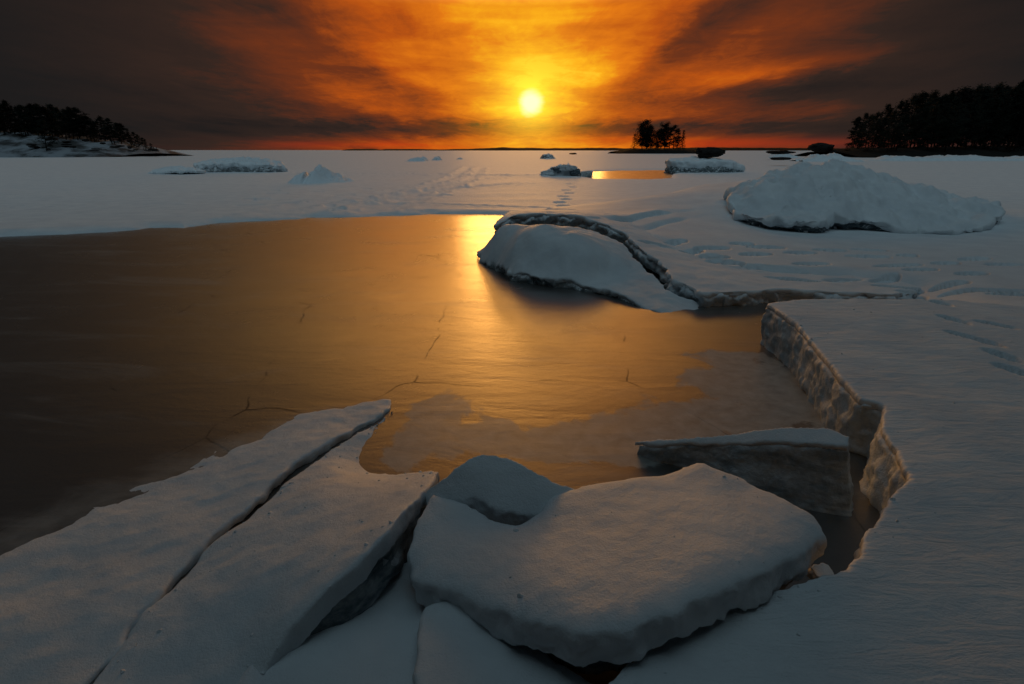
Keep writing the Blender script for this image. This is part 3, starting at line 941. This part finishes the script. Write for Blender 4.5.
for i, (a, b) in enumerate([(556, 170), (563, 168), (569, 168), (575, 172), (586, 174), (549, 173)]):
    shard(r_, b_, a, b, d_ - .4, .55 + .2 * (i % 3), .35, .5, ICE_DARK if i % 3 == 0 else SNOWY_ICE, "ice_shard", 20 + i)
hummock("ice_hummock", "rounded white hummock left of centre near the horizon", "ice hummock", [(403, 162), (410, 158.5), (418, 156.5), (424, 158), (429, 162)], 161.5, 6, rough=.1, seed=5, group=HG)
hummock("ice_hummock", "smaller hummock just right of the rounded white one near the horizon", "ice hummock", [(429, 161), (434, 157.5), (438, 156.8), (443, 161)], 160.5, 5, rough=.12, seed=6, group=HG)
hummock("ice_hummock", "faint low snow bump near the horizon left of the sun", "ice hummock", [(454, 160), (459, 157.5), (465, 160)], 159.5, 4, rough=.08, seed=7, group=HG)
hummock("ice_hummock", "small dark block of ice directly under the sun near the horizon", "ice hummock", [(540, 159), (543, 154.5), (548, 153.5), (552, 154.5), (556, 159)], 159, 6, rough=.15, seed=8, group=HG, mat=ICE_DARK)
hummock("ice_hummock", "thin dark ice bank right of the islet near the horizon", "ice hummock", [(768, 158), (775, 154), (788, 153), (797, 156)], 158, 6, rough=.1, seed=9, group=HG)
r_, b_, d_ = hummock("ice_hummock", "snowy bump on the horizon behind the big mound", "ice hummock", [(800, 160), (815, 155), (830, 153.5), (846, 156), (860, 160)], 162, 6, rough=.15, seed=10, group=HG, mat=SNOW)
hummock("ice_hummock", "long low snow bank in front of the pine wood on the right", "ice hummock", [(870, 160), (890, 156), (905, 155), (930, 157), (960, 155), (1000, 156.5), (1040, 155), (1080, 160)], 161, 8, rough=.2, seed=11, group=HG, mat=SNOW)

# floating floe with a rock on it
fd = 44.0
slab("ice_floe", "thick snow covered floe right of the small golden pool, dark rock on it", "ice floe",
     [(666, 160, None, fd), (672, 161, None, fd - 1.6), (700, 161, None, fd - 2.2), (730, 161, None, fd - 2), (742, 164, None, fd - 1), (745, 165, None, fd + .5), (730, 159, None, fd + 3), (690, 158.5, None, fd + 3), (670, 158.5, None, fd + 2)],
     1.1, .09, .5, rag=.3, lump=.15, rough=.3, over=.1, cap_smooth=12, side=.22, sf=1.2, extra=[(700, 157, None, fd + .5)])


def boulder(name, label, cat, px, py_top, py_base, d, wpx, seed, mat=ROCK, flat=1.0, group=None):
    w = wpx / F_PX * d
    c = Q(px, py_base, d); t = Q(px, py_top, d)
    h = t[2] - c[2]
    bm = bmesh.new()
    bmesh.ops.create_icosphere(bm, subdivisions=4, radius=1.0)
    co = np.array([v.co[:] for v in bm.verts])
    n = fbm(co, 1.1, 4, .6, seed * 2.7)
    co = co * (1 + .45 * n)[:, None]
    co = np.sign(co) * np.abs(co) ** .85
    co = co * np.array([w / 2, w / 2 * .8, h / 2 * flat]) + np.array([0, 0, h * .45])
    faces = [[v.index for v in f.verts] for f in bm.faces]
    bm.free()
    o = link_mesh(name, co, faces, mat, None, c, smooth=False)
    return tag(o, label, cat, group)


boulder("rock", "dark bare rock sitting on the thick floe", "rock", 709, 146.5, 157.5, fd - .3, 26, 1)
boulder("rock", "dark low rock in the snow right of the floe", "rock", 780, 150.5, 154, 95, 24, 2)
boulder("rock", "flat dark rock just in front of the thin ice bank", "rock", 781, 157, 160, 60, 18, 3)
boulder("rock", "squat dark rock at the left foot of the pine wood", "rock", 821, 143.5, 151, 140, 22, 4, flat=1.2)
boulder("rock", "tiny dark rock on the snow left of the islet", "rock", 573, 152.8, 154.4, 180, 7, 5)


# ------------------------------------------------------------------ far islands, headland, wood shore
def ridge(name, prof, d, depth, mat, base_z=-.5, nz=.12, seed=1, n=220):
    """low land seen far off, with its own depth"""
    pts = np.array([Q(a, b, d) for a, b in prof])
    xs = np.linspace(pts[0, 0], pts[-1, 0], n)
    zs = np.interp(xs, pts[:, 0], pts[:, 2])
    nv = 26
    U, V = np.meshgrid(np.arange(n), np.linspace(0, 1, nv), indexing='ij')
    X = xs[U] + 0 * V
    Y = d + (V - .5) * depth
    sh = np.sin(V * math.pi) ** .7
    p = np.stack([X.ravel() / (xs[-1] - xs[0]) * 30, Y.ravel() / depth * 3, 0 * X.ravel() + seed], 1)
    nn = fbm(p, 1.0, 5, .6).reshape(X.shape)
    Z = base_z + (zs[U] - base_z) * sh * (1 + nz * nn)
    idx = np.arange(n * nv).reshape(n, nv)
    f = np.stack([idx[:-1, :-1], idx[1:, :-1], idx[1:, 1:], idx[:-1, 1:]], -1).reshape(-1, 4)
    return tag(link_mesh(name, np.stack([X.ravel(), Y.ravel(), Z.ravel()], 1), f, mat), kind='structure'), xs, zs


ridge("distant_hills", [(350, 151), (354, 148.9), (372, 148.9), (378, 150.6), (385, 149.2), (410, 148.9), (440, 149.5), (462, 149.0), (490, 148), (502, 147.6), (530, 147.9), (560, 148.4), (590, 147.9), (640, 148.4), (700, 147.6), (760, 147.8), (830, 148.4), (900, 148.8)],
      1800, 300, LAND, -2, .25, 3, 500)


def hill_mat():
    m, k, b = new_mat("heath_under_thin_snow")
    p = world_pos(k)
    n = k.noise(k.mapping(p, (0.5, 0.5, 1.2)), 0.3, 6, 0.62)
    k.put(b.inputs['Base Color'], k.mix(k.smooth(n, 0.42, 0.60), (0.035, 0.034, 0.034, 1), (0.26, 0.275, 0.30, 1)))
    b.inputs['Roughness'].default_value = 0.9
    return m


HILL = hill_mat()
ridge("headland_terrain", [(-260, 122), (-120, 126), (0, 133), (30, 134), (60, 136), (90, 139), (120, 142), (135, 146), (146, 149.5), (156, 153.5)], 150, 44, HILL, -.4, .18, 5)
ridge("shore_terrain", [(824, 151.5), (845, 149), (870, 147.8), (900, 147.5), (960, 147), (1030, 146.5), (1160, 146)], 140, 36, LAND, -.4, .25, 7)
ridge("islet_terrain", [(612, 151.5), (628, 149.8), (650, 149), (680, 149), (700, 150.3), (716, 151.5)], 270, 30, LAND, -.4, .2, 8, 120)


# ------------------------------------------------------------------ trees
def tube(path, rads, sides=6):
    path = [Vector(p) for p in path]
    vs, fs = [], []
    for i, (p, r) in enumerate(zip(path, rads)):
        t = (path[min(i + 1, len(path) - 1)] - path[max(i - 1, 0)]).normalized()
        a = t.orthogonal().normalized(); b = t.cross(a)
        for j in range(sides):
            th = j / sides * 2 * math.pi
            vs.append(p + (a * math.cos(th) + b * math.sin(th)) * r)
    for i in range(len(path) - 1):
        for j in range(sides):
            k2 = (j + 1) % sides
            fs.append([i * sides + j, i * sides + k2, (i + 1) * sides + k2, (i + 1) * sides + j])
    return [tuple(v) for v in vs], fs


class MB:
    def __init__(self):
        self.v, self.f = [], []

    def add(self, v, f):
        o = len(self.v)
        self.v += v
        self.f += [[i + o for i in q] for q in f]

    def mesh(self, name, mat):
        me = bpy.data.meshes.new(name)
        me.from_pydata(self.v, [], self.f)
        me.materials.append(mat)
        me.update()
        return me


def tuft(mb, c, size, n, r, flat=.5, leaf=.3):
    for _ in range(n):
        d = Vector((r.gauss(0, 1), r.gauss(0, 1), r.gauss(0, flat))) * size * .5
        q = Vector(c) + d
        a = Vector((r.gauss(0, 1), r.gauss(0, 1), r.gauss(0, .5))).normalized()
        b = a.orthogonal().normalized()
        l, w = leaf * r.uniform(.6, 1.4), leaf * r.uniform(.2, .45)
        mb.add([tuple(q - a * l), tuple(q + b * w), tuple(q + a * l), tuple(q - b * w)], [[0, 1, 2, 3]])


def pine_meshes(seed, height, kind):
    """trunk and crown meshes of one tree; kind: pine (flat layered), spruce (narrow), birch (bare rounded)"""
    r = random.Random(seed)
    tr, cr = MB(), MB()
    lean = r.uniform(.0, .07) * height
    path = [(lean * (i / 7) ** 1.5 + r.gauss(0, .012) * height * (0 < i), r.gauss(0, .01) * height * (0 < i), height * i / 7 * .97) for i in range(8)]
    r0 = height * .016
    tr.add(*tube(path, [r0 * (1 - .88 * i / 7) for i in range(8)]))

    def at(f):
        q = f * 7; i = min(6, int(q)); a, b = Vector(path[i]), Vector(path[i + 1])
        return a.lerp(b, q - i)
    if kind == 'pine':
        start, nl = r.uniform(.08, .26), 34
        for i in range(nl):
            f = start + (.98 - start) * (i + r.random() * .7) / nl
            p = at(f)
            th = r.uniform(0, 6.283)
            env = math.sin(min(1, (f - start) / (1 - start) * .85 + .22) * math.pi) ** .7
            L = height * .23 * env * r.uniform(.55, 1.25)
            e = p + Vector((math.cos(th) * L + .25 * L, math.sin(th) * L, L * r.uniform(-.05, .38)))
            mid = p.lerp(e, .5) + Vector((0, 0, -.06 * L))
            tr.add(*tube([p, mid, e], [r0 * .32, r0 * .2, r0 * .07], 4))
            for q in (.45, .7, .9, 1.05):
                if r.random() < .88:
                    c = p.lerp(e, q) + Vector((r.gauss(0, .1) * L, r.gauss(0, .1) * L, r.gauss(.03, .05) * L))
                    tuft(cr, c, height * .065 * r.uniform(.6, 1.4), 20, r, .42, height * .021)
        for _ in range(8):
            tuft(cr, at(r.uniform(.88, 1.0)), height * .05, 16, r, .6, height * .02)
    elif kind == 'spruce':
        nl = 46
        for i in range(nl):
            f = .06 + .92 * (i + r.random() * .5) / nl
            p = at(f)
            th = i * 2.4 + r.uniform(-.4, .4)
            L = height * .20 * (1 - f) ** .8 * r.uniform(.7, 1.2) + height * .012
            e = p + Vector((math.cos(th) * L, math.sin(th) * L, -.25 * L))
            tr.add(*tube([p, e], [r0 * .2, r0 * .05], 4))
            for q in (.3, .6, .9):
                tuft(cr, p.lerp(e, q), height * .035 * r.uniform(.7, 1.3), 12, r, .5, height * .018)
    else:
        tips = []
        for i in range(26):
            f = .10 + .8 * i / 26
            p = at(f)
            th = r.uniform(0, 6.283)
            L = height * .27 * math.sin(min(1, f * .9 + .12) * math.pi) ** .6 * r.uniform(.7, 1.15)
            e = p + Vector((math.cos(th) * L * .8, math.sin(th) * L * .8, L * r.uniform(.35, .9)))
            tr.add(*tube([p, p.lerp(e, .5) + Vector((0, 0, -.04 * L)), e], [r0 * .35, r0 * .2, r0 * .06], 4))
            for q in (.4, .6, .8, 1.0):
                c = p.lerp(e, q)
                for _ in range(4):
                    tuft(cr, c + Vector((r.gauss(0, .16) * L, r.gauss(0, .16) * L, r.gauss(0, .14) * L)), height * .06, 13, r, .9, height * .022)
    return tr.mesh("trunk", BARK), cr.mesh("crown", TWIGS if kind == 'birch' else NEEDLES)


VAR = {'pine': [pine_meshes(100 + i, 1.0, 'pine') for i in range(6)], 'spruce': [pine_meshes(200 + i, 1.0, 'spruce') for i in range(3)],
       'birch': [pine_meshes(300 + i, 1.0, 'birch') for i in range(3)]}


def tree(name, label, kind, i, loc, h, rz, wide=1.0, group=None, cat="tree"):
    t, c = VAR[kind][i % len(VAR[kind])]
    root = tag(empty(name, loc), label, cat, group)
    root.scale = (h * wide, h * wide, h)
    root.rotation_euler.z = rz
    for nm, me in (("trunk", t), ("crown", c)):
        o = bpy.data.objects.new(nm, me)
        COL.objects.link(o)
        o.parent = root
    return root


# wood on the right shore
WTOP = [(843, 134), (853, 119), (871, 111), (884, 105), (902, 98), (918, 93), (941, 92), (961, 88), (974, 85), (1004, 84), (1024, 89), (1060, 84), (1100, 86)]
wx = [a for a, _ in WTOP]; wy = [b for _, b in WTOP]
r = random.Random(5)
for i in range(74):
    px = 847 + 240 * ((i + r.uniform(-.3, .3)) / 73)
    front = i % 3 == 0
    d = r.uniform(128, 138) if front else r.uniform(138, 152)
    top = np.interp(px, wx, wy) + r.uniform(-6, 2) + (r.uniform(2, 16) if front else 0)
    zt = Q(px, top, d)[2]
    x, y, _ = Q(px, 150, d)
    z0 = 0.9
    if i == 0:
        tree("pine_tree", "windswept pine at the left end of the wood, lowest branches near the ground", 'pine', 2, (x, y, z0), zt - z0, .3, 1.35)
    else:
        kind = 'spruce' if r.random() < .2 else ('birch' if r.random() < .12 else 'pine')
        nm, lab = {'pine': ("pine_tree", "dark pine standing in the dense wood on the right shore"), 'spruce': ("spruce_tree", "narrow dark spruce standing in the dense wood on the right shore"),
                   'birch': ("birch_tree", "bare leafless tree standing in the dense wood on the right shore")}[kind]
        tree(nm, lab, kind, i, (x, y, z0), zt - z0, r.uniform(-.8, .8) if kind == 'pine' else r.uniform(0, 6), r.uniform(.75, 1.05), {'pine': "pines in the wood on the right shore", 'spruce': "spruces in the wood on the right shore", 'birch': "bare trees in the wood on the right shore"}[kind])

# wooded headland on the left
LTOP = [(-80, 92), (-40, 96), (0, 98), (12, 100), (30, 102), (52, 103), (66, 107), (80, 106), (88, 113), (98, 117), (110, 117), (118, 122), (128, 125), (136, 131), (146, 134), (155, 142), (164, 148)]
LBASE = [(-80, 134), (0, 134), (25, 136), (60, 138), (90, 140), (120, 143), (140, 147), (165, 151)]
r = random.Random(9)
for i in range(64):
    px = -60 + 217 * ((i + r.uniform(-.3, .3)) / 63)
    d = r.uniform(142, 158)
    top = np.interp(px, [a for a, _ in LTOP], [b for _, b in LTOP]) + r.uniform(-1.5, 5)
    bot = np.interp(px, [a for a, _ in LBASE], [b for _, b in LBASE]) + 2
    a, b = Q(px, top, d), Q(px, bot, d)
    kind = 'spruce' if r.random() < .45 else 'pine'
    tree(kind + "_tree", "small dark %s on the snowy headland at the left" % kind, kind, i, b, max(1.2, a[2] - b[2]), r.uniform(0, 6), r.uniform(1.0, 1.5), "%s trees on the left headland" % kind)
a, b = Q(47, 118, 132), Q(47, 151.5, 132)
tree("pine_tree", "bushy pine growing low on the snow slope in front of the headland trees", 'pine', 3, b, a[2] - b[2], 1.0, 1.1)
for i in range(26):
    px = r.uniform(24, 160)
    lim = np.interp(px, [a for a, _ in LBASE], [b for _, b in LBASE])
    py = r.uniform(lim + 1, 152)
    boulder("rock", "small dark rock on the snowy slope of the left headland", "rock", px, py - r.uniform(1, 2.4), py, 128 + (152 - py) * 1.2, r.uniform(3, 9), 30 + i, group="rocks on the headland slope")

# islet with its clump of trees
for px, top, kind, i, w, lab in [(642, 119, 'birch', 0, 1.15, "tallest bare rounded tree on the islet, leftmost of its clump"), (650, 124, 'birch', 1, .9, "bare tree behind the tallest one on the islet"),
                                 (664, 122, 'birch', 2, 1.0, "bare rounded tree in the middle of the islet clump"), (673, 124, 'pine', 1, 1.2, "dark dense pine right of the bare trees on the islet"),
                                 (682, 129, 'spruce', 0, 1.1, "narrow spruce at the right end of the islet clump"), (634, 133, 'spruce', 1, 1.5, "small bushy spruce at the left foot of the islet clump"),
                                 (646, 127, 'birch', 2, 1.3, "bare tree with low branches between the tallest pair on the islet"), (669, 127, 'pine', 4, 1.3, "dark pine half hidden among the bare trees on the islet"), (677, 127, 'spruce', 1, 1.4, "thick spruce just left of the narrow one on the islet"),
                                 (658, 128, 'birch', 0, 1.3, "bare tree filling the gap between the two halves of the islet clump"), (656, 136, 'spruce', 2, 1.7, "low spruce between the two taller halves of the islet clump")]:
    a, b = Q(px, top, 270), Q(px, 150.5, 270)
    tree({'birch': "bare_tree", 'pine': "pine_tree", 'spruce': "spruce_tree"}[kind], lab, kind, i, b, a[2] - b[2], i * 1.3, w)

# unseen tall spruces added behind the camera to shade the near ice
for i, (x, y, h) in enumerate([(-7.4, -2.6, 24), (-9.6, -1.4, 27), (7.4, -2.6, 25), (9.6, -1.4, 27), (-6.2, -4.6, 26), (6.2, -4.6, 26)]):
    tree("spruce_tree", "tall unseen spruce added behind the camera to shade the near ice", 'spruce', i, (x, y, -.1), h, i * 1.1, .95, "unseen spruces added behind the camera for shade")
r = random.Random(21)
for i in range(36):
    x = -19 + 38 * (i + r.uniform(-.3, .3)) / 35
    y = -7.2 - r.uniform(0, 1.2) - (3.0 if i % 2 else 0)
    if abs(x) < 0.8: continue
    tree("spruce_tree", "tall unseen spruce added behind the camera to shade the near ice", 'spruce', i, (x, y, -.1), r.uniform(27, 32), r.uniform(0, 6), .95, "unseen spruces added behind the camera for shade")
